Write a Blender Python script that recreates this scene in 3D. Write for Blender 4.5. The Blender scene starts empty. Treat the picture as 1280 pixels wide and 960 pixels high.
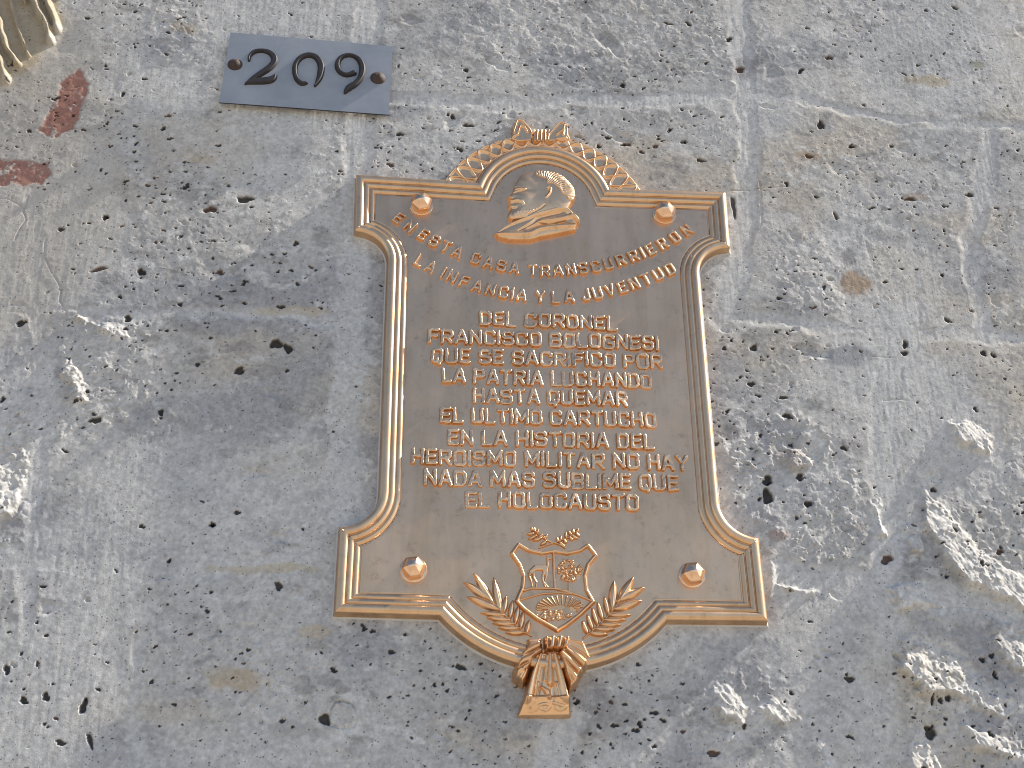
import bpy, bmesh, math, random
import numpy as np
from mathutils import Matrix, Vector

# ------------------------------------------------------------------ camera, sky, sun, exposure
S = bpy.context.scene
C = S.collection
Z0 = 2.37                                     # height of the plaque's centre above the pavement
R_ = np.array([[0.9952492368465511, -0.010507388590238158, 0.09679127719671402],
               [0.035330482166504217, -0.887413571990116, -0.4596182212202043],
               [0.0907232802881362, 0.4608543664030492, -0.8828264491852315]])
CP = np.array([-0.19478650287868826, -0.7710503083660295, 1.468099216781521])
F = 1750.0
THK = 15.0                                    # plaque thickness in mm: its front stands this far off the wall

cam = bpy.data.objects.new('camera', bpy.data.cameras.new('camera'))
C.objects.link(cam)
S.camera = cam
cam.data.sensor_fit = 'HORIZONTAL'
cam.data.sensor_width = 36.0
cam.data.lens = 36.0 * F / 1280.0
cam.data.clip_start = 0.02
cam.data.clip_end = 5000.0
def uvh(v):                                   # (right, up, towards viewer) -> world axes
    return Vector((v[0], -v[2], v[1]))
rx, up, bk = uvh(R_[0]), uvh(-R_[1]), uvh(-R_[2])
m = Matrix(((rx.x, up.x, bk.x), (rx.y, up.y, bk.y), (rx.z, up.z, bk.z))).to_4x4()
m.translation = Vector((CP[0], -(CP[2] + THK / 1000), Z0 + CP[1]))
cam.matrix_world = m

SUN_EL = math.radians(44.0)
GRAZE = math.radians(2.7)                     # angle between the sunlight and the wall plane
sd = Vector((0, 0, 0))
sd.z = math.sin(SUN_EL)
sd.y = -math.sin(GRAZE)
sd.x = math.sqrt(max(0, 1 - sd.z ** 2 - sd.y ** 2))
world = bpy.data.worlds.new('World')
S.world = world
world.use_nodes = True
wn = world.node_tree.nodes
wn.clear()
sky = wn.new('ShaderNodeTexSky')
sky.sky_type = 'NISHITA'
sky.sun_disc = False
sky.sun_elevation = SUN_EL
sky.sun_rotation = math.atan2(sd.x, sd.y)
sky.altitude = 2300
sky.dust_density = 4.0
sky.ozone_density = 0.6
bg = wn.new('ShaderNodeBackground')
bg.inputs['Strength'].default_value = 0.115
wo = wn.new('ShaderNodeOutputWorld')
world.node_tree.links.new(sky.outputs[0], bg.inputs[0])
world.node_tree.links.new(bg.outputs[0], wo.inputs[0])
sun = bpy.data.objects.new('sun', bpy.data.lights.new('sun', 'SUN'))
C.objects.link(sun)
sun.data.energy = 5.0
sun.data.angle = math.radians(0.5)
sun.data.color = (1.0, 0.94, 0.84)
sun.rotation_euler = sd.to_track_quat('Z', 'Y').to_euler()
sun.location = (4, -4, 6)
S.view_settings.view_transform = 'Standard'
S.view_settings.look = 'None'
S.view_settings.exposure = 0.92
S.view_settings.gamma = 1.0
S.cycles.filter_width = 1.0
S.view_settings.use_curve_mapping = False

# ------------------------------------------------------------------ helpers
rng = np.random.RandomState(7)
random.seed(7)
_K = np.array([[F, 0, 640.0], [0, F, 480.0], [0, 0, 1.0]])
_KI = np.linalg.inv(_K)
def P(px, py, h=0.0):
    """photo pixel -> (u, v) in mm on the plane standing h mm in front of the plaque's face plane"""
    d = R_.T @ _KI @ np.array([px, py, 1.0])
    s = (h / 1000 - CP[2]) / d[2]
    q = CP + s * d
    return (q[0] * 1000, q[1] * 1000)
def PP(pts, h=0.0):
    return [P(x, y, h) for x, y in pts]
def zoomed(pts, x0, y0, f, h=0.0):
    return [P(x0 + p[0] / f, y0 + p[1] / f, h) for p in pts]

def link_mesh(name, me, mat, parent=None, smooth=True):
    if mat is not None:
        me.materials.append(mat)
    if smooth:
        me.polygons.foreach_set('use_smooth', np.ones(len(me.polygons), dtype=bool))
    o = bpy.data.objects.new(name, me)
    C.objects.link(o)
    if parent is not None:
        o.parent = parent
    return o
def mesh_np(name, co, quads):
    me = bpy.data.meshes.new(name)
    me.vertices.add(len(co))
    me.vertices.foreach_set('co', np.ascontiguousarray(co, dtype=np.float32).ravel())
    n = len(quads)
    me.loops.add(n * 4)
    me.loops.foreach_set('vertex_index', np.ascontiguousarray(quads, dtype=np.int32).ravel())
    me.polygons.add(n)
    me.polygons.foreach_set('loop_start', np.arange(0, n * 4, 4, dtype=np.int32))
    me.update(calc_edges=True)
    return me
def tag(o, label=None, cat=None, group=None, kind=None):
    if label: o['label'] = label
    if cat: o['category'] = cat
    if group: o['group'] = group
    if kind: o['kind'] = kind
    return o
def empty(name, loc):
    o = bpy.data.objects.new(name, None)
    o.empty_display_size = 0.05
    C.objects.link(o)
    o.location = loc
    return o
def place(u, v, h):                            # plaque mm -> local metres of a thing rooted on the wall plane
    return np.stack([np.asarray(u) / 1000, -(np.asarray(h) + THK) / 1000, np.asarray(v) / 1000], -1)

def cr(pts, w=None, n=5):                      # Catmull-Rom smoothing of an open polyline (and of its widths)
    p = [tuple(a) + ((w[i],) if w is not None else ()) for i, a in enumerate(pts)]
    p = np.array([p[0]] + p + [p[-1]], float); out = []
    for i in range(1, len(p) - 2):
        for k in range(n):
            t = k / n
            out.append(0.5 * (2 * p[i] + (p[i + 1] - p[i - 1]) * t + (2 * p[i - 1] - 5 * p[i] + 4 * p[i + 1] - p[i + 2]) * t * t + (3 * p[i] - p[i - 1] - 3 * p[i + 1] + p[i + 2]) * t ** 3))
    out.append(p[-2]); out = np.array(out)
    q = [tuple(a) for a in out[:, :2]]
    return (q, [max(v, 0.1) for v in out[:, 2]]) if w is not None else q
# --- distance helpers (arrays X, Y in mm; positive = inside)
def d_seg(X, Y, a, b):
    ax, ay = a; bx, by = b
    dx, dy = bx - ax, by - ay
    L = dx * dx + dy * dy + 1e-12
    t = np.clip(((X - ax) * dx + (Y - ay) * dy) / L, 0, 1)
    return np.hypot(X - ax - t * dx, Y - ay - t * dy), t
def stroke(X, Y, pts, w):
    """inside distance of a polyline stroke; w: width or list of widths per point"""
    if not hasattr(w, '__len__'):
        w = [w] * len(pts)
    best = np.full(X.shape, -1e3)
    for i in range(len(pts) - 1):
        d, t = d_seg(X, Y, pts[i], pts[i + 1])
        ww = (w[i] + (w[i + 1] - w[i]) * t) / 2
        best = np.maximum(best, ww - d)
    return best
def poly(X, Y, pts):
    n = len(pts)
    d = np.full(X.shape, 1e9)
    ins = np.zeros(X.shape, bool)
    for i in range(n):
        a, b = pts[i], pts[(i + 1) % n]
        d = np.minimum(d, d_seg(X, Y, a, b)[0])
        c = ((a[1] > Y) != (b[1] > Y))
        xi = (b[0] - a[0]) * (Y - a[1]) / ((b[1] - a[1]) or 1e-9) + a[0]
        ins ^= c & (X < xi)
    return np.where(ins, d, -d)
def ell(X, Y, c, rx_, ry_, ang=0.0):
    ca, sa = math.cos(ang), math.sin(ang)
    x = (X - c[0]) * ca + (Y - c[1]) * sa
    y = -(X - c[0]) * sa + (Y - c[1]) * ca
    r = np.sqrt((x / rx_) ** 2 + (y / ry_) ** 2)
    return (1 - r) * min(rx_, ry_)
def rnd(s, H, b):                              # rounded shoulder: inside distance -> height
    t = s / b
    return np.where(t > 0, H * np.sin(np.pi / 2 * np.clip(t, 0, 1)), np.maximum(H * t * 1.5, -1.2))
def leafh(X, Y, a, b, w, H):                   # a leaf blade from base a to tip b, with a raised midrib
    d, t = d_seg(X, Y, a, b)
    wid = w * np.sin(np.pi * np.clip(0.12 + 0.86 * t, 0, 1)) ** 0.7 / 2
    s = wid - d
    return rnd(s, H, w * 0.35) + np.where(s > 0, 0.5 * np.exp(-(d / 0.5) ** 2), 0)
class Field:
    def __init__(self, u0, u1, v0, v1, res):
        self.xs = np.arange(u0, u1 + res, res)
        self.ys = np.arange(v0, v1 + res, res)
        self.X, self.Y = np.meshgrid(self.xs, self.ys)
        self.GX, self.GY = self.X, self.Y
        self.h = np.full(self.X.shape, -1.2)
        self.res = res
    def uneven(self, a, wl):
        self.X = self.GX + a * fbm(self.GX, self.GY, wl, 60, 2)
        self.Y = self.GY + a * fbm(self.GX, self.GY, wl, 61, 2)
    def worn(self, k, wl):
        n = 1 - k * sstep(-0.1, 0.6, fbm(self.GX, self.GY, wl, 62, 3)) + 0.05 * fbm(self.GX, self.GY, 3, 63, 2)
        self.h = np.where(self.h > 0, self.h * n, self.h)
    def win(self, pts, pad):
        x = [p[0] for p in pts]; y = [p[1] for p in pts]
        i0, i1 = np.searchsorted(self.xs, [min(x) - pad, max(x) + pad])
        j0, j1 = np.searchsorted(self.ys, [min(y) - pad, max(y) + pad])
        return slice(max(j0 - 1, 0), j1 + 1), slice(max(i0 - 1, 0), i1 + 1)
    def stroke(self, pts, w, H, b):
        s = self.win(pts, (max(w) if hasattr(w, '__len__') else w) + 2)
        self.h[s] = np.maximum(self.h[s], rnd(stroke(self.X[s], self.Y[s], pts, w), H, b))
    def leaf(self, a, b, w, H):
        s = self.win([a, b], w + 2)
        self.h[s] = np.maximum(self.h[s], leafh(self.X[s], self.Y[s], a, b, w, H))
    def poly(self, pts, H, b):
        self.h = np.maximum(self.h, rnd(poly(self.X, self.Y, pts), H, b))
    def add(self, s_, H, b, mask=None):        # add relief on top of what is there
        r = np.where(s_ > 0, H * np.sin(np.pi / 2 * np.clip(s_ / b, 0, 1)), 0)
        self.h = np.where(self.h > 0, self.h + r, self.h)
    def build(self, name, mat, parent, base, floor=-1.2):
        h = self.h
        ins = h > 0
        cell = ins[:-1, :-1] | ins[1:, :-1] | ins[:-1, 1:] | ins[1:, 1:]
        use = np.zeros(h.shape, bool)
        use[:-1, :-1] |= cell; use[1:, :-1] |= cell; use[:-1, 1:] |= cell; use[1:, 1:] |= cell
        idx = np.full(h.shape, -1)
        idx[use] = np.arange(use.sum())
        hh = np.where(ins, h, np.maximum(h, -1.2))
        if floor < -1.2:
            hh = np.where(ins, h, floor)
        co = place(self.GX[use], self.GY[use], base + hh[use])
        j, i = np.nonzero(cell)
        q = np.stack([idx[j, i], idx[j, i + 1], idx[j + 1, i + 1], idx[j + 1, i]], -1)
        return link_mesh(name, mesh_np(name, co, q), mat, parent)

# --- lattice noise
_TAB = rng.rand(64, 256, 256).astype(np.float32)
def vn(x, y, k):
    t = _TAB[k % 64]
    xi = np.floor(x).astype(np.int64); yi = np.floor(y).astype(np.int64)
    fx = (x - xi).astype(np.float32); fy = (y - yi).astype(np.float32)
    fx = fx * fx * fx * (fx * (fx * 6 - 15) + 10); fy = fy * fy * fy * (fy * (fy * 6 - 15) + 10)
    x0 = xi & 255; x1 = (xi + 1) & 255; y0 = yi & 255; y1 = (yi + 1) & 255
    a = t[y0, x0]; b = t[y0, x1]; c = t[y1, x0]; d = t[y1, x1]
    return (a + (b - a) * fx + (c - a + (a - b - c + d) * fx) * fy) * 2 - 1
def fbm(x, y, wl, k, octs=4, gain=0.5, ax=1.0, ay=1.0):
    out = 0.0; amp = 1.0; tot = 0
    for o in range(octs):
        a = 0.6 * (o + 1) + k
        c, s = math.cos(a), math.sin(a)
        xx, yy = x / ax, y / ay
        out = out + amp * vn((c * xx - s * yy) / wl + 17.3 * k, (s * xx + c * yy) / wl + 9.1 * o, k * 7 + o)
        tot += amp; amp *= gain; wl = wl / 2.03
    return out / tot
def sstep(a, b, x):
    t = np.clip((x - a) / (b - a), 0, 1)
    return t * t * (3 - 2 * t)

# ------------------------------------------------------------------ materials
def new_mat(name):
    mt = bpy.data.materials.new(name)
    mt.use_nodes = True
    nt = mt.node_tree
    return mt, nt, nt.nodes['Principled BSDF'], nt.nodes, nt.links
def ramp(nodes, stops):
    r = nodes.new('ShaderNodeValToRGB')
    e = r.color_ramp.elements
    e[0].position, e[0].color = stops[0][0], (*stops[0][1], 1)
    e[1].position, e[1].color = stops[-1][0], (*stops[-1][1], 1)
    for p, c in stops[1:-1]:
        n = e.new(p); n.color = (*c, 1)
    return r
def noise_node(nodes, links, scale, detail=6, rough=0.6, vec=None):
    n = nodes.new('ShaderNodeTexNoise')
    n.inputs['Scale'].default_value = scale
    n.inputs['Detail'].default_value = detail
    n.inputs['Roughness'].default_value = rough
    if vec is not None: links.new(vec, n.inputs['Vector'])
    return n
def g3(v): return (v, v, v)

def bronze(name, col_a, col_b, r0, r1, bump, metal=1.0):
    mt, nt, b, N, L = new_mat(name)
    tc = N.new('ShaderNodeTexCoord')
    n1 = noise_node(N, L, 9, 8, 0.65, tc.outputs['Object'])
    cr = ramp(N, [(0.3, col_a), (0.7, col_b)])
    L.new(n1.outputs['Fac'], cr.inputs[0])
    mp = N.new('ShaderNodeMapping'); mp.inputs['Scale'].default_value = (1.0, 1.0, 0.16)
    L.new(tc.outputs['Object'], mp.inputs['Vector'])
    ns = noise_node(N, L, 46, 8, 0.68, mp.outputs[0])
    rs = ramp(N, [(0.34, (0.91, 0.885, 0.86)), (0.52, (1.0, 1.0, 1.0)), (0.70, (1.05, 1.045, 1.04))])
    L.new(ns.outputs['Fac'], rs.inputs[0])
    nb = noise_node(N, L, 90, 6, 0.75, tc.outputs['Object'])
    rb = ramp(N, [(0.30, (0.80, 0.77, 0.74)), (0.44, (1.0, 1.0, 1.0)), (0.9, (1.04, 1.04, 1.04))])
    L.new(nb.outputs['Fac'], rb.inputs[0])
    m1 = N.new('ShaderNodeMix'); m1.data_type = 'RGBA'; m1.blend_type = 'MULTIPLY'; m1.inputs[0].default_value = 1
    L.new(cr.outputs[0], m1.inputs[6]); L.new(rs.outputs[0], m1.inputs[7])
    m2 = N.new('ShaderNodeMix'); m2.data_type = 'RGBA'; m2.blend_type = 'MULTIPLY'; m2.inputs[0].default_value = 1
    L.new(m1.outputs[2], m2.inputs[6]); L.new(rb.outputs[0], m2.inputs[7])
    L.new(m2.outputs[2], b.inputs['Base Color'])
    n2 = noise_node(N, L, 28, 8, 0.7, tc.outputs['Object'])
    rr = ramp(N, [(0.3, g3(r0)), (0.72, g3(r1))])
    L.new(n2.outputs['Fac'], rr.inputs[0]); L.new(rr.outputs[0], b.inputs['Roughness'])
    n3 = noise_node(N, L, 420, 5, 0.6, tc.outputs['Object'])
    bp = N.new('ShaderNodeBump'); bp.inputs['Strength'].default_value = bump; bp.inputs['Distance'].default_value = 0.0006
    L.new(n3.outputs['Fac'], bp.inputs['Height']); L.new(bp.outputs[0], b.inputs['Normal'])
    b.inputs['Metallic'].default_value = metal
    return mt
M_face = bronze('bronze_matt', (0.66, 0.425, 0.25), (0.84, 0.535, 0.32), 0.31, 0.42, 0.12)
M_rim = bronze('bronze_polished', (0.66, 0.435, 0.255), (0.76, 0.505, 0.30), 0.34, 0.44, 0.15)
M_relief = bronze('bronze_relief', (0.74, 0.47, 0.265), (0.86, 0.555, 0.32), 0.32, 0.42, 0.15)
M_letter = bronze('bronze_lettering', (0.72, 0.475, 0.285), (0.84, 0.555, 0.335), 0.30, 0.40, 0.2)
M_bolt = bronze('bronze_bolt', (0.80, 0.54, 0.34), (0.86, 0.58, 0.38), 0.18, 0.28, 0.10)

def stone_mat():
    mt, nt, b, N, L = new_mat('sillar_stone')
    at = N.new('ShaderNodeAttribute'); at.attribute_name = 'pigment'
    tc = N.new('ShaderNodeTexCoord')
    n1 = noise_node(N, L, 260, 8, 0.7, tc.outputs['Object'])
    cr = ramp(N, [(0.28, g3(0.80)), (0.5, g3(1.0)), (0.75, g3(1.14))])
    L.new(n1.outputs['Fac'], cr.inputs[0])
    mx = N.new('ShaderNodeMix'); mx.data_type = 'RGBA'; mx.blend_type = 'MULTIPLY'; mx.inputs[0].default_value = 1
    L.new(at.outputs['Color'], mx.inputs[6]); L.new(cr.outputs[0], mx.inputs[7])
    # dark mineral grains
    v = N.new('ShaderNodeTexVoronoi'); v.inputs['Scale'].default_value = 330
    L.new(tc.outputs['Object'], v.inputs['Vector'])
    sep = N.new('ShaderNodeSeparateColor'); L.new(v.outputs['Color'], sep.inputs[0])
    g = N.new('ShaderNodeMath'); g.operation = 'GREATER_THAN'; g.inputs[1].default_value = 0.93; L.new(sep.outputs[0], g.inputs[0])
    lt = N.new('ShaderNodeMath'); lt.operation = 'LESS_THAN'; lt.inputs[1].default_value = 0.33; L.new(v.outputs['Distance'], lt.inputs[0])
    mu = N.new('ShaderNodeMath'); mu.operation = 'MULTIPLY'; L.new(g.outputs[0], mu.inputs[0]); L.new(lt.outputs[0], mu.inputs[1])
    mu2 = N.new('ShaderNodeMath'); mu2.operation = 'MULTIPLY'; L.new(mu.outputs[0], mu2.inputs[0]); mu2.inputs[1].default_value = 0.6
    m2 = N.new('ShaderNodeMix'); m2.data_type = 'RGBA'
    L.new(mu2.outputs[0], m2.inputs[0]); L.new(mx.outputs[2], m2.inputs[6]); m2.inputs[7].default_value = (0.06, 0.05, 0.05, 1)
    L.new(m2.outputs[2], b.inputs['Base Color'])
    b.inputs['Roughness'].default_value = 0.92
    b.inputs['Specular IOR Level'].default_value = 0.25
    n3 = noise_node(N, L, 520, 6, 0.7, tc.outputs['Object'])
    bp = N.new('ShaderNodeBump'); bp.inputs['Strength'].default_value = 0.55; bp.inputs['Distance'].default_value = 0.0007
    L.new(n3.outputs['Fac'], bp.inputs['Height']); L.new(bp.outputs[0], b.inputs['Normal'])
    return mt
M_stone = stone_mat()

def simple(name, ca, cb, rough, scale=40, bump=0.2, metal=0.0, dist=0.0005):
    mt, nt, b, N, L = new_mat(name)
    tc = N.new('ShaderNodeTexCoord')
    n = noise_node(N, L, scale, 8, 0.65, tc.outputs['Object'])
    cr = ramp(N, [(0.3, ca), (0.7, cb)])
    L.new(n.outputs['Fac'], cr.inputs[0]); L.new(cr.outputs[0], b.inputs['Base Color'])
    n3 = noise_node(N, L, scale * 8, 5, 0.6, tc.outputs['Object'])
    bp = N.new('ShaderNodeBump'); bp.inputs['Strength'].default_value = bump; bp.inputs['Distance'].default_value = dist
    L.new(n3.outputs['Fac'], bp.inputs['Height']); L.new(bp.outputs[0], b.inputs['Normal'])
    b.inputs['Roughness'].default_value = rough
    b.inputs['Metallic'].default_value = metal
    return mt
M_seal = simple('grey_sealant', (0.42, 0.41, 0.39), (0.55, 0.54, 0.52), 0.8, 60, 0.3)
M_steel = simple('blue_grey_steel', (0.215, 0.235, 0.265), (0.33, 0.345, 0.365), 0.5, 11, 0.12)
M_edge = simple('blackened_steel_edge', (0.02, 0.02, 0.024), (0.05, 0.05, 0.055), 0.5, 60, 0.1)
M_iron = simple('dark_wrought_iron', (0.014, 0.011, 0.011), (0.035, 0.027, 0.025), 0.65, 60, 0.3)
M_rust = simple('rusty_iron', (0.035, 0.022, 0.018), (0.075, 0.043, 0.032), 0.75, 160, 0.5)
M_ground = simple('street_stone', (0.24, 0.21, 0.17), (0.34, 0.30, 0.25), 0.9, 3, 0.5, 0, 0.01)
M_pave = simple('pavement_stone', (0.28, 0.26, 0.23), (0.38, 0.35, 0.31), 0.9, 4, 0.5, 0, 0.006)

# ------------------------------------------------------------------ plaque outline (mm, symmetric)
def arc(cx, cy, r, a0, a1, n):
    return [(cx + r * math.cos(math.radians(a0 + (a1 - a0) * i / n)), cy + r * math.sin(math.radians(a0 + (a1 - a0) * i / n))) for i in range(n + 1)]
def outline():
    """counter-clockwise, starting at bottom centre, right half then mirrored"""
    D, hc = 57.0, 126.0
    Rb = (hc * hc + D * D) / (2 * D); cb = -291 - D + Rb
    a_end = math.degrees(math.atan2(-291 - cb, hc))
    r = arc(0, cb, Rb, -90, a_end, 30)
    r += [(240, -290), (239, -190)]
    r += arc(239, -147, 43, 270, 180, 22)[1:]
    r += arc(238.5, 161, 42.5, 180, 95, 22)
    r += [(238.5, 204.5), (240, 290)]
    hc2, D2 = 86.0, 62.0
    Ra = (hc2 * hc2 + D2 * D2) / (2 * D2); ca = 287 + D2 - Ra
    a0 = math.degrees(math.atan2(287 - ca, hc2))
    r += arc(0, ca, Ra, a0, 90, 30)
    l = [(-x, y) for x, y in r[1:-1]][::-1]
    return r + l
OUT = outline()
def mitre(pts):
    n = len(pts); res = []
    for i in range(n):
        p0, p1, p2 = np.array(pts[i - 1]), np.array(pts[i]), np.array(pts[(i + 1) % n])
        a = p1 - p0; a = a / (np.linalg.norm(a) + 1e-9)
        b = p2 - p1; b = b / (np.linalg.norm(b) + 1e-9)
        na, nb = np.array([-a[1], a[0]]), np.array([-b[1], b[0]])
        mm = na + nb; mm = mm / (np.linalg.norm(mm) + 1e-9)
        res.append(mm / max(0.35, float(mm @ na)))
    return np.array(res)
OUTN = np.array(OUT); MIT = mitre(OUT)
def offs(d): return OUTN + MIT * d             # d > 0 inwards
def sweep(name, prof, mat, parent, sharp=None):
    n = len(OUT); k = len(prof)
    co = np.concatenate([place(offs(d)[:, 0], offs(d)[:, 1], np.full(n, h)) for d, h in prof])
    q = []
    for j in range(k - 1):
        for i in range(n):
            i2 = (i + 1) % n
            q.append((j * n + i, j * n + i2, (j + 1) * n + i2, (j + 1) * n + i))
    me = mesh_np(name, co, np.array(q))
    o = link_mesh(name, me, mat, parent)
    # keep mitred corners crisp
    ang = np.linalg.norm(MIT, axis=1)
    hard = [i for i in range(n) if ang[i] > 1.06]
    att = me.attributes.new('sharp_edge', 'BOOLEAN', 'EDGE')
    ev = np.empty(len(me.edges) * 2, dtype=np.int32); me.edges.foreach_get('vertices', ev); ev = ev.reshape(-1, 2)
    hs = np.isin(ev[:, 0] % n, hard) & (ev[:, 0] % n == ev[:, 1] % n)
    if sharp:
        hs |= (ev[:, 0] // n == ev[:, 1] // n) & np.isin(ev[:, 0] // n, sharp)
    att.data.foreach_set('value', hs)
    return o

# ------------------------------------------------------------------ the stone wall
def axis(a, b, fine, lo, hi):
    mid = np.arange(a, b + fine / 2, fine)
    left, right = [], []
    s, x = fine, a
    while x > lo:
        s = min(s * 1.12, 60); x -= s; left.append(max(x, lo))
    s, x = fine, b
    while x < hi:
        s = min(s * 1.12, 60); x += s; right.append(min(x, hi))
    return np.concatenate([np.array(left[::-1]), mid, np.array(right)])
FINE = 1.0
def build_wall():
    xs = axis(-770, 760, FINE, -3600, 3600)
    ys = axis(-500, 690, FINE, -Z0 * 1000, 2600)
    X, Y = np.meshgrid(xs, ys)
    X = X.astype(np.float32); Y = Y.astype(np.float32)
    HW = -THK
    def W(px, py): return P(px, py, HW)
    # warped coordinates so that nothing runs straight
    wx = X + 6 * fbm(X, Y, 60, 1, 3); wy = Y + 6 * fbm(X, Y, 60, 2, 3)
    # --- joints: smooth trowelled mortar bands between the blocks
    joints = [([(470, -60), (455, 120), (444, 250), (436, 420), (428, 560), (436, 650), (420, 760)], 40),
              ([(-200, 372), (-20, 382), (130, 392), (300, 388), (440, 402)], 17),
              ([(-200, 690), (0, 692), (180, 712), (330, 705), (440, 700)], 30),
              ([(960, 715), (1060, 735), (1120, 742), (1220, 748), (1400, 762)], 40),
              ([(1140, 380), (1110, 480), (1102, 560), (1112, 660), (1112, 760), (1095, 860), (1085, 1050)], 40),
              ([(930, -60), (925, 60), (935, 200), (925, 330), (900, 400)], 34),
              ([(880, 392), (980, 402), (1100, 414), (1200, 418), (1400, 425)], 20),
              ([(900, 118), (1010, 125), (1120, 150), (1260, 160), (1400, 170)], 18),
              ([(40, 240), (46, 400), (52, 520), (40, 660), (30, 800)], 20),
              ([(1240, 170), (1215, 300), (1230, 420)], 26),
              ([(700, 900), (690, 1000), (690, 1100)], 46),
              ([(470, 120), (600, 130), (800, 125), (930, 120)], 22),
              ([(175, 800), (170, 900), (175, 1050)], 16)]
    jd = np.full(X.shape, -1e3, np.float32)
    for pts, w in joints:
        jd = np.maximum(jd, stroke(wx, wy, [W(*p) for p in pts], w * 0.95).astype(np.float32))
    jm = sstep(-5, 5, jd + 8 * fbm(X, Y, 26, 3, 3))
    # mortar smeared thinly over parts of the blocks
    skim = sstep(0.10, 0.34, fbm(X, Y, 210, 64, 4, 0.55))
    for pts in [[(90, 560), (420, 540), (430, 700), (90, 735)], [(1080, 150), (1400, 120), (1400, -80), (1090, -60)], [(-80, 230), (120, 240), (60, 380), (-80, 380)], [(960, 720), (1120, 740), (1120, 1000), (1000, 1000)]]:
        skim = np.maximum(skim, 0.8 * sstep(-25, 25, poly(wx, wy, [W(*p) for p in pts]).astype(np.float32) + 40 * fbm(X, Y, 80, 65, 4)))
    jm = np.maximum(jm, 0.72 * skim)
    # --- rough, chipped areas
    def region(pts, soft=14, jag=12, k=4):
        return sstep(-soft / 2, soft / 2, poly(wx, wy, [W(*p) for p in pts]).astype(np.float32) + jag * fbm(X, Y, 30, k, 4))
    rough = 0.06 + 0.16 * sstep(-0.2, 0.5, fbm(X, Y, 150, 5, 3))
    for pts, amt in [([(880, 540), (1000, 520), (1080, 580), (1085, 690), (1000, 710), (930, 640)], 1.3),
                     ([(1140, 560), (1300, 540), (1300, 760), (1200, 735), (1150, 660)], 0.8),
                     ([(1110, 775), (1300, 790), (1300, 980), (1130, 980)], 0.9),
                     ([(850, 820), (1060, 830), (1060, 980), (840, 980)], 0.6),
                     ([(180, 10), (260, 10), (260, 80), (190, 80)], 0.6),
                     ([(560, -10), (900, -10), (960, 100), (700, 110), (540, 60)], 0.4),
                     ([(960, 290), (1120, 290), (1120, 390), (980, 400)], 0.5),
                     ([(40, 380), (200, 400), (200, 520), (60, 560), (-40, 540)], 0.7),
                     ([(-80, 500), (40, 510), (40, 700), (-80, 700)], 0.8),
                     ([(230, 760), (420, 760), (460, 980), (240, 980)], 0.55)]:
        rough = np.maximum(rough, amt * region(pts, 30, 16))
    rough = rough * (1 - 0.9 * jm)
    # --- height, mm
    h = 3.0 * fbm(X, Y, 520, 6, 2) + 0.9 * fbm(X, Y, 150, 7, 3)
    h += -0.9 * jm + 0.5 * jm * fbm(X, Y, 90, 8, 3, ax=0.5, ay=2.0)
    h += (1 - jm) * 0.45 * fbm(X, Y, 46, 9, 4)
    grain = fbm(wx, wy, 14, 10, 4, 0.6)
    h += (0.10 + 1.2 * rough) * grain
    rid = 1 - np.abs(fbm(wx, wy, 30, 11, 4, 0.55))
    h += 1.9 * rough * (rid - 0.75)
    h += 0.09 * fbm(X, Y, 5, 12, 3, 0.7)
    # trowel drags in the mortar
    h += 0.25 * jm * fbm(X, Y, 7, 13, 3, ax=0.7, ay=5)
    # --- flakes of stone that stand proud and catch the sun
    flakes = [([(1122, 800), (1150, 782), (1195, 800), (1240, 850), (1275, 880), (1255, 905), (1205, 880), (1150, 868), (1120, 842)], 5.5, 1),
              ([(1133, 905), (1155, 910), (1180, 960), (1190, 1010), (1130, 1010)], 6, 0),
              ([(1150, 585), (1185, 640), (1230, 690), (1320, 740), (1320, 775), (1235, 745), (1190, 725), (1160, 680), (1150, 640)], 7, 1),
              ([(890, 868), (905, 848), (940, 868), (930, 912), (895, 898)], 4, 1),
              ([(938, 885), (965, 868), (1005, 900), (975, 915)], 4, 1),
              ([(1015, 935), (1030, 920), (1045, 965), (1030, 990)], 4, 1),
              ([(1112, 735), (1175, 718), (1172, 752), (1120, 770)], 4.5, 1),
              ([(1185, 530), (1220, 522), (1245, 548), (1235, 566), (1195, 556)], 5, 1),
              ([(1130, 655), (1150, 640), (1155, 690), (1135, 690)], 3, 1),
              ([(970, 735), (1040, 738), (1052, 750), (980, 748)], 3.5, 1),
              ([(1230, 770), (1300, 790), (1300, 850), (1250, 830)], 4, 1),
              ([(1200, 905), (1290, 930), (1290, 960), (1220, 940)], 4, 1),
              ([(70, 430), (84, 405), (105, 470), (112, 500), (90, 510), (78, 470)], 3.6, 1),
              ([(95, 400), (150, 400), (190, 420), (140, 425)], 2.6, 1),
              ([(-60, 540), (30, 520), (42, 560), (20, 640), (-60, 690)], 3, 1),
              ([(985, 560), (1010, 545), (1015, 580), (990, 590)], 3, 1),
              ([(1085, 620), (1098, 620), (1108, 668), (1096, 672)], 3, 1),
              ([(958, 672), (972, 690), (972, 735), (960, 770)], 3, 0)]
    fl = np.zeros(X.shape, np.float32)
    # crumbly specks standing off the surface
    crumb = sstep(0.20, 0.42, fbm(wx, wy, 9, 41, 3, 0.6))
    h += crumb * (0.04 + 0.95 * rough + 0.25 * sstep(0.1, 0.5, fbm(X, Y, 70, 42, 3)) * (1 - jm))
    crag = np.abs(fbm(wx + 0.6 * wy, wy - 0.5 * wx, 20, 14, 4, 0.6, ax=0.6, ay=1.8))
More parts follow.
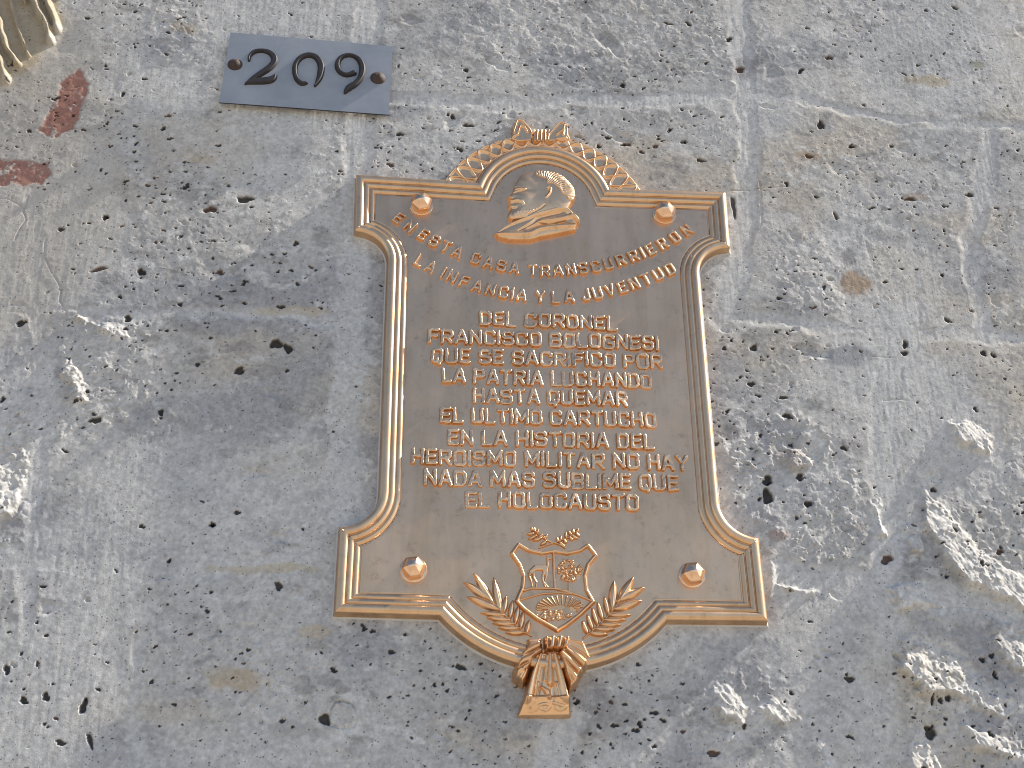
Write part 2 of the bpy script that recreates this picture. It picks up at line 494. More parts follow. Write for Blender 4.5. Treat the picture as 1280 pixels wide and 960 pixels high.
    for pts, H, jag in flakes:
        q = [W(*p) for p in pts]
        x0 = min(p[0] for p in q) - 40; x1 = max(p[0] for p in q) + 40
        y0 = min(p[1] for p in q) - 40; y1 = max(p[1] for p in q) + 40
        sl = (slice(np.searchsorted(ys, y0), np.searchsorted(ys, y1)), slice(np.searchsorted(xs, x0), np.searchsorted(xs, x1)))
        s = poly(wx[sl], wy[sl], q).astype(np.float32) + jag * 9 * fbm(X[sl], Y[sl], 18, 15, 4, 0.6)
        mk = sstep(-1.0, 7.0, s)
        # each flake leans so that its face turns a little towards the upper right
        cx, cy = np.mean([p[0] for p in q]), np.mean([p[1] for p in q])
        lean = -0.20 * ((X[sl] - cx) * 0.70 + (Y[sl] - cy) * 0.72)
        h[sl] += mk * (H * 0.75 + np.clip(lean, -H * 0.9, H * 1.8) - 2.6 * crag[sl] + 1.0 + 0.6 * crumb[sl] + 0.9 * fbm(X[sl], Y[sl], 10, 40, 3, 0.6))
        fl[sl] = np.maximum(fl[sl], mk)
    # ridges of dripped plaster, upper left corner
    for pts, w in [([(-8, 10), (4, 40), (12, 70), (24, 84)], 7), ([(14, 2), (24, 40), (36, 70)], 4), ([(40, -10), (50, 25), (64, 52)], 8),
                   ([(57, -10), (64, 20), (70, 38)], 8), ([(-10, 60), (2, 85), (8, 103)], 9), ([(28, -15), (34, 10)], 4), ([(-20, -20), (-4, 20)], 7), ([(76, -30), (80, -5)], 6)]:
        s = stroke(wx, wy, [W(*p) for p in pts], w * 1.7) + 1.2 * fbm(X, Y, 10, 44, 3)
        h += np.where(s > 0, (5 + 0.9 * w) * np.sin(np.pi / 2 * np.clip(s / (w * 0.85), 0, 1)), 0)
    tx, ty = W(84, 20)
    h += sstep(14, -6, X - tx + 0.25 * (Y - ty)) * sstep(-16, 16, poly(wx, wy, [W(*p) for p in [(-300, -300), (76, -300), (76, 30), (40, 88), (0, 106), (-300, 200)]])) * np.clip(-0.10 * (X - tx), 0, 14)
    tl = region([(-80, -80), (74, -80), (76, 30), (40, 90), (0, 108), (-80, 108)], 16, 6)
    # --- plaque bed: keep the wall below the plaque flat
    bed = sstep(-16, 4, poly(X, Y, [(-245, -295), (-126, -295), (0, -350), (126, -295), (245, -295), (245, -185), (200, -150), (200, 165), (245, 205), (245, 295), (130, 295), (0, 372), (-130, 295), (-245, 295), (-245, 205), (-200, 165), (-200, -150), (-245, -185)]).astype(np.float32))
    h = h * (1 - bed) + bed * np.clip(h, -3.0, 0.4)
    pb = sstep(-14, 4, poly(X, Y, [P(*p, -8) for p in [(288, 41), (491, 58), (486, 143), (274, 128)]]).astype(np.float32))
    h = h * (1 - pb) + pb * np.clip(h, -3.0, 1.0)
    # --- pigment
    def lerp(a, b, t): return a + (b - a) * t[..., None]
    col = np.empty(X.shape + (3,), np.float32)
    col[:] = (0.447, 0.426, 0.392)
    tone = fbm(X, Y, 260, 16, 4)
    col *= (1 + 0.20 * tone)[..., None]
    col = lerp(col, np.array((0.46, 0.40, 0.315), np.float32), 0.7 * sstep(0.05, 0.5, fbm(X, Y, 120, 17, 4, ax=1.6)))
    col = lerp(col, np.array((0.305, 0.30, 0.30), np.float32), 0.7 * sstep(0.04, 0.45, fbm(X, Y, 90, 18, 4, ax=1.5)))
    col = lerp(col, np.array((0.54, 0.525, 0.495), np.float32), 0.8 * jm * (0.75 + 0.25 * fbm(X, Y, 40, 19, 3)))
    col = lerp(col, np.array((0.56, 0.53, 0.48), np.float32), 0.6 * fl)
    col = lerp(col, np.array((0.25, 0.235, 0.22), np.float32), 0.6 * sstep(0.15, 0.5, fbm(wx, wy, 22, 20, 4, 0.65, ax=1.7)) * (1 - jm))
    col = lerp(col, np.array((0.58, 0.56, 0.52), np.float32), 0.6 * sstep(0.15, 0.5, fbm(wx, wy, 17, 21, 4, 0.65, ax=1.4)) * (1 - 0.6 * jm))
    col *= (1 + 0.30 * fbm(X, Y, 5, 22, 3, 0.7))[..., None]
    col = lerp(col, np.array((0.34, 0.275, 0.18), np.float32), 0.85 * tl)
    left_warm = region([(-120, 20), (120, 20), (150, 260), (60, 420), (-120, 430)], 120, 40)
    col = lerp(col, np.array((0.45, 0.395, 0.32), np.float32), 0.55 * left_warm * (1 - tl))
    for pts, c, a in [([(100, 86), (110, 100), (105, 130), (92, 160), (66, 170), (48, 163), (60, 140), (73, 112), (84, 94)], (0.31, 0.135, 0.095), 0.88),
                      ([(-30, 196), (30, 199), (62, 203), (62, 217), (50, 229), (-30, 234)], (0.30, 0.135, 0.10), 0.88)]:
        s = poly(X, Y, [W(*p) for p in pts]).astype(np.float32)
        mk = sstep(-2.0, 2.5, s + 5 * fbm(X, Y, 12, 23, 3)) * sstep(-0.46, -0.10, -fbm(X, Y, 13, 24, 4, 0.65) + 0.06)
        col = lerp(col, np.array(c, np.float32) * 1.0, a * mk)
        h -= 1.1 * mk * (0.7 + 0.5 * fbm(X, Y, 10, 25, 3))
    for px, py, r1, r2, c, a in [(1066, 352, 26, 22, (0.36, 0.25, 0.16), 0.8), (300, 850, 38, 14, (0.42, 0.31, 0.17), 0.55), (1160, 102, 32, 11, (0.40, 0.33, 0.22), 0.7),
                                 (1222, 80, 12, 10, (0.27, 0.26, 0.17), 0.6), (380, 912, 40, 9, (0.33, 0.32, 0.30), 0.6), (230, 35, 22, 10, (0.30, 0.23, 0.15), 0.5),
                                 (973, 668, 15, 10, (0.30, 0.23, 0.20), 0.7), (390, 790, 26, 9, (0.45, 0.35, 0.22), 0.5), (1060, 322, 14, 16, (0.17, 0.16, 0.16), 0.6),
                                 (1055, 445, 40, 16, (0.20, 0.205, 0.215), 0.6), (250, 200, 22, 8, (0.38, 0.29, 0.18), 0.4), (930, 85, 26, 22, (0.24, 0.22, 0.21), 0.5),
                                 (1010, 195, 18, 9, (0.36, 0.26, 0.18), 0.5), (1140, 248, 22, 8, (0.33, 0.24, 0.18), 0.5), (985, 570, 30, 20, (0.30, 0.25, 0.21), 0.5),
                                 (350, 388, 60, 7, (0.45, 0.37, 0.25), 0.5), (330, 712, 70, 6, (0.46, 0.37, 0.22), 0.5)]:
        cx, cy = W(px, py)
        i0, i1 = np.searchsorted(xs, [cx - 2.2 * r1, cx + 2.2 * r1]); j0, j1 = np.searchsorted(ys, [cy - 2.2 * r1, cy + 2.2 * r1])
        sl = (slice(j0, j1), slice(i0, i1))
        if i1 <= i0 or j1 <= j0: continue
        r = np.hypot((wx[sl] - cx) / r1, (wy[sl] - cy) / r2) + 0.5 * fbm(X[sl], Y[sl], 16, 26, 3)
        mk = a * sstep(1.1, 0.6, r)
        col[sl] = lerp(col[sl], np.array(c, np.float32), mk)
    # --- vesicles and dark lithic fragments; shade inside the pits is painted into the pigment
    def pit(cx, cy, r1, r2, ang, depth, dark, warm, k):
        R = 1.7 * max(r1, r2) + 2
        i0, i1 = np.searchsorted(xs, [cx - R, cx + R]); j0, j1 = np.searchsorted(ys, [cy - R, cy + R])
        if i1 - i0 < 2 or j1 - j0 < 2: return
        sl = (slice(j0, j1), slice(i0, i1))
        x = X[sl] - cx; y = Y[sl] - cy
        ca, sa = math.cos(ang), math.sin(ang)
        a = x * ca + y * sa; b = -x * sa + y * ca
        th = np.arctan2(b / r2, a / r1)
        wob = 1 + 0.22 * np.sin(2 * th + k) + 0.14 * np.sin(3 * th + 2.3 * k) + 0.08 * np.sin(5 * th + 4.1 * k)
        r = np.hypot(a / r1, b / r2) / wob
        if bed[j0:j1, i0:i1].max() > 0.9: depth = min(depth, 1.5)
        h[sl] -= depth * sstep(1.08, 0.55, r)
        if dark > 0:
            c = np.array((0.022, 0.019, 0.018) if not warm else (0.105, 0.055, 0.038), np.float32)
            col[sl] = lerp(col[sl], c, dark * sstep(1.0, 0.8, r))  # darkens the hollow's colour to deepen its shade
    big = [(306, 249, 12, 6, .1), (263, 262, 9, 6, 1.1), (134, 271, 3, 3, 0), (76, 286, 6, 3, .5), (124, 336, 11, 4, 1.3), (177, 340, 6, 6, .3), (275, 340, 6, 4, 1.6), (370, 304, 5, 4, 0),
           (356, 317, 3, 3, 0), (150, 371, 3, 3, 0), (160, 398, 6, 5, 0), (351, 383, 7, 3, .2), (345, 429, 8, 9, 0), (360, 435, 7, 7, 0), (299, 463, 9, 5, -.4), (359, 463, 3, 3, 0), (119, 525, 8, 5, -.3),
           (201, 515, 5, 4, .5), (3, 498, 4, 4, 0), (81, 563, 5, 2, .6), (177, 657, 4, 3, 0), (266, 655, 5, 3, .4), (211, 700, 3, 3, 0), (348, 732, 4, 8, -.5), (8, 836, 4, 6, 0), (104, 882, 5, 8, .2),
           (112, 925, 3, 10, -.5), (406, 899, 6, 9, -.3), (57, 870, 5, 5, 0), (925, 88, 9, 5, 1.1), (1026, 157, 6, 9, -.3), (1011, 196, 6, 5, 1), (983, 230, 4, 4, 0), (1212, 244, 8, 4, .1), (1181, 258, 5, 3, .2),
           (1138, 249, 9, 4, 1.1), (1045, 270, 4, 6, 1), (1114, 183, 4, 3, 0), (1036, 73, 6, 5, 1), (1194, 9, 6, 4, 0), (942, 435, 8, 4, -.4), (1107, 352, 4, 3, 0), (1242, 444, 4, 5, 0), (1220, 511, 4, 4, 0),
           (1132, 430, 5, 6, 0), (1131, 441, 5, 5, 0), (1185, 400, 4, 6, -.7), (1180, 288, 3, 3, 0), (939, 480, 6, 4, .3), (1167, 612, 4, 5, 0), (1192, 664, 4, 4, 0), (1224, 707, 4, 4, 0), (1109, 699, 9, 6, 1.2),
           (1228, 825, 4, 4, 0), (1244, 844, 4, 5, 0), (1165, 875, 3, 6, 0), (1185, 873, 4, 5, 0), (1238, 918, 4, 5, 0), (1163, 916, 10, 7, .3), (1062, 849, 7, 4, .5), (585, 157, 8, 4, 0), (575, 187, 5, 5, .9),
           (560, 144, 3, 3, 0), (500, 168, 6, 4, .3), (783, 181, 8, 4, 1), (802, 190, 5, 3, 0), (819, 183, 6, 3, 1), (855, 178, 5, 4, 0), (876, 201, 7, 4, 0), (917, 258, 5, 17, 0), (204, 160, 4, 4, 0), (169, 157, 4, 3, .5),
           (154, 117, 3, 5, .5), (126, 212, 2, 3, 0), (232, 234, 5, 4, 0), (210, 144, 5, 3, 1.2), (892, 942, 9, 4, 1.2), (930, 908, 4, 3, 0), (265, 655, 4, 3, 0), (835, 30, 8, 3, .2), (800, 905, 4, 4, 0), (722, 877, 4, 3, 0),
           (895, 555, 4, 4, 0), (1055, 560, 5, 4, 0), (960, 600, 8, 7, .5), (1010, 630, 6, 5, .5), (985, 520, 7, 5, .3), (960, 620, 9, 10, .4), (1000, 596, 6, 5, 0), (1250, 690, 6, 4, 1.2)]
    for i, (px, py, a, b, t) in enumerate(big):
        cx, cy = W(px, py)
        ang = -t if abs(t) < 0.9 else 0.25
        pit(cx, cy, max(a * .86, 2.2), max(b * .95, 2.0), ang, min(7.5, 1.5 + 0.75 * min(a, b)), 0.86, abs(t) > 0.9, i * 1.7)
    # ring-shaped crack round a pebble
    cx, cy = W(427, 894)
    r = np.hypot(X - cx, (Y - cy) / 1.05)
    h -= 2.6 * sstep(1.9, 0.5, np.abs(r - 15 - 4 * fbm(X, Y, 14, 27, 3))) * (0.35 + 0.65 * sstep(-20, 10, -(X - cx) + 0.8 * (Y - cy)))
    dens = sstep(-0.35, 0.5, fbm(X, Y, 120, 28, 3)) * (1 - 0.93 * jm) + 0.02
    lim = (np.searchsorted(xs, -770), np.searchsorted(xs, 760), np.searchsorted(ys, -500), np.searchsorted(ys, 690))
    r2 = np.random.RandomState(11)
    n = 0
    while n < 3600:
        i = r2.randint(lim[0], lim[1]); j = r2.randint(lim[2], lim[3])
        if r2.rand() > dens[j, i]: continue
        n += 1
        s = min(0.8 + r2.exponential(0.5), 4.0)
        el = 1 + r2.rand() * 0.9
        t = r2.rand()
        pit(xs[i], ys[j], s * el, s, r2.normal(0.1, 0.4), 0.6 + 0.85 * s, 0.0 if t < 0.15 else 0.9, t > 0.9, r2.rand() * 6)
    # shallow chipped dimples, paler inside
    for _ in range(160):
        i = r2.randint(lim[0], lim[1]); j = r2.randint(lim[2], lim[3])
        if r2.rand() > (1 - jm[j, i]): continue
        s = 3 + r2.exponential(4)
        pit(xs[i], ys[j], min(s * 1.8, 30), min(s, 16), r2.normal(0.1, 0.5), 0.5 + r2.rand() * 1.3, 0, 0, r2.rand() * 6)
    # fine cracks in the mortar
    for pts in [[(912, 238), (962, 236), (985, 234)], [(946, 200), (952, 240), (950, 285)], [(420, 445), (440, 460), (470, 470)], [(500, 1720), (498, 1900)], [(1090, 448), (1120, 449)], [(1105, 502), (1135, 503)],
                [(1130, 755), (1200, 760), (1270, 766)], [(20, 300), (34, 275), (30, 262), (38, 245)], [(55, 300), (52, 320), (62, 340), (80, 360), (78, 378), (84, 395)], [(0, 250), (14, 249), (30, 258)], [(50, 610), (40, 660)], [(1240, 165), (1275, 155)]]:
        s = stroke(wx, wy, [W(*p) for p in pts], 1.6) + 0.9 * fbm(X, Y, 16, 43, 3, 0.6) - 0.15
        h -= 1.1 * sstep(-0.5, 0.7, s)
    col = np.clip(col, 0.012, 0.66)
    # --- mesh: front sheet, then the block's sides and back
    ny, nx = X.shape
    co = np.stack([X / 1000, -h.astype(np.float32) / 1000, Y / 1000 + Z0], -1).reshape(-1, 3)
    ids = np.arange(nx * ny).reshape(ny, nx)
    q = np.stack([ids[:-1, :-1], ids[:-1, 1:], ids[1:, 1:], ids[1:, :-1]], -1).reshape(-1, 4)
    edge = np.concatenate([ids[0, :], ids[1:, -1], ids[-1, -2::-1], ids[-2:0:-1, 0]])
    back = co[edge].copy(); back[:, 1] = 0.45
    e2 = np.arange(len(edge)) + len(co)
    nq = np.stack([edge, e2, np.roll(e2, -1), np.roll(edge, -1)], -1)
    e_ = [e2[0], e2[nx - 1], e2[nx - 1 + ny - 1], e2[2 * (nx - 1) + ny - 1]]
    co = np.concatenate([co, back])
    q = np.concatenate([q, nq, np.array([[e_[3], e_[2], e_[1], e_[0]]])])
    me = mesh_np('stone_wall', co, q)
    at = me.attributes.new('pigment', 'FLOAT_COLOR', 'POINT')
    c4 = np.ones((len(co), 4), np.float32); c4[:nx * ny, :3] = col.reshape(-1, 3); c4[nx * ny:, :3] = 0.35
    at.data.foreach_set('color', c4.ravel())
    o = link_mesh('stone_wall', me, M_stone)
    tag(o, 'weathered pale grey volcanic stone wall with dark pits and mortar joints behind the bronze plaque', 'wall', kind='thing')
build_wall()

# ------------------------------------------------------------------ street in front of the wall
def slab(name, x0, x1, y0, y1, z0, z1, mat):
    bm = bmesh.new()
    bmesh.ops.create_cube(bm, size=1)
    for v in bm.verts:
        v.co = Vector((x0 if v.co.x < 0 else x1, y0 if v.co.y < 0 else y1, z0 if v.co.z < 0 else z1))
    bmesh.ops.bevel(bm, geom=bm.edges[:], offset=0.01, segments=2, affect='EDGES')
    me = bpy.data.meshes.new(name); bm.to_mesh(me); bm.free()
    return tag(link_mesh(name, me, mat, smooth=False), kind='structure')
bm = bmesh.new()
vs = [bm.verts.new(p) for p in ((-2000, -2000, -0.12), (2000, -2000, -0.12), (2000, 2000, -0.12), (-2000, 2000, -0.12))]
bm.faces.new(vs)
me = bpy.data.meshes.new('ground'); bm.to_mesh(me); bm.free()
tag(link_mesh('ground', me, M_ground, smooth=False), kind='structure')
slab('pavement', -12, 12, -1.9, 0.02, -0.3, 0.0, M_pave)

# ------------------------------------------------------------------ the bronze plaque
plaque = empty('bronze_plaque', (0, 0, Z0))
tag(plaque, 'shaped bronze memorial plaque with raised Spanish inscription, portrait relief and coat of arms', 'plaque')
FACE = -8.0
def step(d0, h0, w, dh):                       # a half-round bead falling inwards, ending in a crisp groove
    r = [(d0, h0)]
    for i in range(1, 9):
        a = math.pi / 2 * i / 8
        r.append((d0 + w * 0.62 * math.sin(a), h0 - dh * 1.35 * (1 - math.cos(a))))
    r.append((d0 + w * 0.72, h0 - dh * 1.35))
    r.append((d0 + w * 0.80, h0 - dh * 1.0))
    return r
prof = [(-1.2, -16.5), (-1.2, -12.5), (-0.6, -11.5), (-0.1, -5.5), (0.1, -3.9), (0.7, -2.5), (1.6, -1.4), (2.8, -0.6), (4.0, -0.15), (5.0, 0.0)]
prof += step(6.4, 0.0, 7.0, 2.6) + step(13.4, -2.6, 7.0, 2.6) + step(20.4, -5.2, 6.6, 2.6)
prof += [(27.5, FACE - 0.35), (28.0, FACE - 1.5)]
sweep('border_moulding', prof, M_rim, plaque)
# face panel
pin = offs(23.0)
def face_panel():
    fp = Field(-220, 220, -330, 330, 2.0)
    w = 0.22 * fbm(fp.X, fp.Y, 130, 30, 2) + 0.05 * fbm(fp.X, fp.Y, 34, 31, 2)
    ins = poly(fp.X, fp.Y, [tuple(p) for p in pin])
    cell = (ins > 0); cell = cell[:-1, :-1] & cell[1:, :-1] & cell[:-1, 1:] & cell[1:, 1:]
    # slightly uneven cast surface; its rim runs on under the moulding
    ids = np.full(ins.shape, -1); use = np.zeros(ins.shape, bool)
    use[:-1, :-1] |= cell; use[1:, :-1] |= cell; use[:-1, 1:] |= cell; use[1:, 1:] |= cell
    near = np.minimum(ins / 6.0, 1.0)
    bm = bmesh.new()
    vs = {}
    for j, i in zip(*np.nonzero(use)):
        vs[(j, i)] = bm.verts.new(place(fp.X[j, i], fp.Y[j, i], FACE + w[j, i] * max(0, near[j, i])))
    for j, i in zip(*np.nonzero(cell)):
        bm.faces.new((vs[(j, i)], vs[(j, i + 1)], vs[(j + 1, i + 1)], vs[(j + 1, i)]))
    me = bpy.data.meshes.new('face_panel'); bm.to_mesh(me); bm.free()
    return me
link_mesh('face_panel', face_panel(), M_face, plaque)
# sealant bead squeezed out round the edge
sb = [(-3.6, -17.5), (-3.3, -15.0), (-2.7, -13.9), (-1.9, -13.5), (-0.9, -13.6), (0.3, -14.5)]
sweep('sealant_bead', sb, M_seal, plaque)

# crest over the arch: interlaced strapwork, two horns and a tie
def crest():
    base = -THK
    Ro, co_ = 142.0, 227.0
    Ri, ci = 90.6, 258.7
    F_ = Field(-132, 132, 284, 372, 0.5)
    X, Y = F_.X, F_.Y
    ro = Ro - np.hypot(X, Y - co_)
    ri = np.hypot(X, Y - ci) - Ri
    body = np.minimum(np.minimum(ro, ri + 4), Y - 286.5)
    F_.h = rnd(body, 8.5, 1.2)
    rimh = 2.6 * np.exp(-((ro - 2.0) / 1.5) ** 2) + 2.2 * np.exp(-((ri - 1.5) / 1.5) ** 2)
    # two strands weaving between the rims
    w = ro / np.maximum(ro + ri, 1e-3)
    th = np.degrees(np.arctan2(X, Y - 235))
    ph = np.radians(th) * 21.0
    s1 = 0.5 + 0.40 * np.sin(ph); s2 = 0.5 - 0.40 * np.sin(ph)
    wid = np.maximum(ro + ri, 6)
    k1 = np.abs(w - s1) * wid; k2 = np.abs(w - s2) * wid
    st = np.maximum(3.0 * np.exp(-(k1 / 3.0) ** 2), 3.0 * np.exp(-(k2 / 3.0) ** 2))
    F_.h = np.where(F_.h > 0, F_.h + np.maximum(rimh, st), F_.h)
    F_.build('strapwork_crest', M_relief, plaque, base, floor=-1.5)
crest()
def horns():
    f, x0, y0 = 1280 / 110, 630, 140
    h = -3
    Z = lambda pts: zoomed(pts, x0, y0, f, h)
    for pts, ridges in [([(110, 300), (120, 170), (160, 95), (230, 85), (310, 130), (400, 230), (430, 300), (420, 430), (200, 440), (90, 400)],
                         [[(140, 300), (190, 140), (230, 110), (300, 170), (390, 270), (420, 400)], [(210, 290), (240, 200), (300, 230), (340, 290)], [(100, 380), (200, 330)]]),
                        ([(600, 440), (620, 330), (680, 260), (750, 170), (820, 135), (900, 140), (940, 200), (950, 320), (1000, 400), (860, 440), (760, 430)],
                         [[(630, 440), (650, 330), (740, 230), (810, 165), (880, 150), (930, 230), (940, 320)], [(860, 330), (880, 200)], [(770, 330), (860, 260)], [(760, 400), (900, 380)]])]:
        q = Z(pts)
        fx = Field(min(p[0] for p in q) - 3, max(p[0] for p in q) + 3, min(p[1] for p in q) - 3, max(p[1] for p in q) + 3, 0.4)
        fx.poly(q, 12.5, 3.0)
        for rr in ridges:
            fx.add(stroke(fx.X, fx.Y, Z(rr), 3.4), 2.4, 1.6)
        fx.build('scroll_horn', M_relief, plaque, -THK, floor=-1.5)
    q = Z([(410, 250), (520, 245), (650, 250), (690, 240), (660, 440), (600, 450), (410, 440)])
    fx = Field(min(p[0] for p in q) - 3, max(p[0] for p in q) + 3, min(p[1] for p in q) - 3, max(p[1] for p in q) + 3, 0.4)
    fx.poly(q, 13.0, 3.0)
    for x in (440, 490, 545, 600, 650):
        fx.add(stroke(fx.X, fx.Y, Z([(x, 240), (x - 5 + (x - 545) * 0.1, 450)]), 3.2), 2.4, 1.6)
    fx.build('crest_tie', M_relief, plaque, -THK, floor=-1.5)
horns()

# portrait relief: profile of a man with a cloak collar
def portrait():
    f, x0, y0 = 8.73, 600, 200
    h = -5
    Z = lambda pts: zoomed(pts, x0, y0, f, h)
    head = Z([(418, 196), (440, 172), (480, 150), (540, 136), (610, 130), (690, 132), (770, 143), (840, 162), (895, 190), (965, 250), (1025, 330), (1040, 410), (1015, 465), (985, 520), (940, 600), (700, 640), (520, 660), (440, 672), (350, 680), (312, 655),
              (298, 620), (302, 590), (318, 560), (326, 545), (308, 520), (302, 498), (318, 485), (304, 470), (306, 455), (322, 440), (300, 425), (294, 410), (320, 385), (352, 350), (366, 325), (360, 300), (385, 262), (405, 222)])
    fh = Field(-62, 50, 195, 325, 0.4)
    X, Y = fh.X, fh.Y
    s = poly(X, Y, head)
    fh.h = rnd(s, 5.0, 3.2)
    dome = np.where(s > 0, 5.5 * np.sqrt(np.clip(1 - (1 - np.clip(s / 27, 0, 1)) ** 2, 0, 1)), 0)
    fh.h = fh.h + dome
    def carve(pts, w, d):
        k = stroke(X, Y, Z(pts), w)
        fh.h -= np.where(s > 0, d * sstep(0, w / 2, k), 0)
    def bump(pts, w, d):
        k = stroke(X, Y, Z(pts), w)
        fh.h += np.where(s > 0, d * sstep(0, w / 2, k), 0)
    carve([(375, 385), (430, 372), (470, 365)], 5.5, 1.6)           # eye socket
    bump([(385, 388), (425, 380)], 2.8, 1.1)                        # eyeball
    bump([(360, 345), (420, 335), (490, 345)], 4.0, 1.1)            # brow
    carve([(330, 498), (390, 490), (430, 500)], 2.4, 1.4)           # mouth
    bump([(320, 470), (400, 460), (450, 480), (470, 510)], 5.0, 1.0)  # moustache
    bump([(335, 525), (390, 530)], 4.5, 0.7)
    carve([(335, 560), (400, 555)], 3.0, 0.7)
    cx, cy = Z([(490, 440)])[0]                                     # cheek and temple
    fh.h += np.where(s > 0, 1.2 * np.exp(-(((X - cx) / 9) ** 2 + ((Y - cy) / 8) ** 2)), 0)
    cx, cy = Z([(520, 360)])[0]
    fh.h -= np.where(s > 0, 0.9 * np.exp(-(((X - cx) / 7) ** 2 + ((Y - cy) / 5) ** 2)), 0)
    cx, cy = Z([(470, 250)])[0]
    fh.h += np.where(s > 0, 0.8 * np.exp(-(((X - cx) / 10) ** 2 + ((Y - cy) / 6) ** 2)), 0)
    for k in range(9):                                              # short beard under the jaw
        bump([(335 + 34 * k, 600 - 4 * k), (350 + 34 * k, 650 - 9 * k)], 2.4, 0.6)
    bump([(320, 425), (350, 430)], 3.4, 0.9)                        # nostril
    carve([(700, 520), (650, 560), (520, 620)], 4.0, 0.8)           # jaw line
    bump([(735, 330), (765, 345), (760, 385), (735, 420), (715, 440)], 4.2, 2.0)  # ear
    carve([(738, 360), (742, 395)], 2.2, 1.6)
    fh.build('head', M_relief, plaque, FACE)
    # hair
    hair = Z([(600, 126), (690, 127), (770, 137), (845, 157), (900, 186), (972, 246), (1032, 328), (1046, 412), (1020, 470), (960, 480), (925, 420), (880, 410), (850, 350), (790, 300), (720, 300), (705, 240), (640, 215), (590, 190)])
    fr = Field(-25, 50, 205, 325, 0.4)
    sh = poly(fr.X, fr.Y, hair)
    X2, Y2 = fr.X, fr.Y
    dm = 5.5 * np.sqrt(np.clip(1 - (1 - np.clip(poly(X2, Y2, head) / 27, 0, 1)) ** 2, 0, 1))
    cx, cy = P(600 + 640 / f, 200 + 380 / f, h)
    ang = np.arctan2(Y2 - cy, X2 - cx); rad = np.hypot(X2 - cx, Y2 - cy)
    strands = 0.26 * np.sin(ang * 62 + 1.6 * np.sin(rad * 0.35) + 2.0 * fbm(X2, Y2, 14, 50, 2)) + 0.5 * fbm(X2, Y2, 5, 51, 2)
    fr.h = np.where(sh > 0, rnd(sh, 6.2, 1.8) + dm + strands * sstep(0, 2, sh), sh)
    hr = fr.build('hair', M_relief, None, FACE)
    hr.parent = [o for o in plaque.children if o.name.startswith('head')][0]
    # cloak
    cl = Z([(148, 812), (250, 745), (350, 690), (480, 640), (600, 590), (740, 555), (860, 520), (930, 520), (1000, 580), (1090, 680), (1080, 712), (1052, 735), (1045, 780), (960, 800), (850, 822), (660, 858), (560, 890), (440, 892), (300, 885), (200, 862)])
    fc = Field(-70, 52, 182, 250, 0.4)
    s = poly(fc.X, fc.Y, cl)
    fc.h = rnd(s, 5.0, 2.4) + np.where(s > 0, 3.2 * np.sqrt(np.clip(1 - (1 - np.clip(s / 13, 0, 1)) ** 2, 0, 1)), 0)
    def fold(pts, w, d):
        pc, wc = cr(pts, [q * 1.35 for q in w])
        k = stroke(fc.X, fc.Y, Z(pc), wc)
        fc.h += np.where(s > 0, d * np.sin(np.pi / 2 * np.clip(k / (np.max(wc) / 2), 0, 1)), 0)
    fold([(200, 790), (350, 710), (480, 660), (640, 600), (860, 545), (960, 560), (1060, 680)], [3, 5, 6, 7, 9, 10, 7], 3.6)
    fold([(500, 770), (620, 715), (700, 690), (860, 670), (1000, 640), (1070, 690)], [2, 5, 6, 6, 6, 6], 3.2)
    fold([(180, 825), (350, 828), (540, 820), (640, 775), (800, 750), (1030, 735)], [3, 5, 6, 6, 6, 5], 2.0)
    fold([(640, 720), (760, 730), (940, 690)], [2, 3, 2], -2.4)
    fold([(420, 790), (560, 720), (660, 650), (880, 600)], [2, 5, 5, 3], -1.8)
    fc.build('cloak', M_relief, plaque, FACE)
portrait()

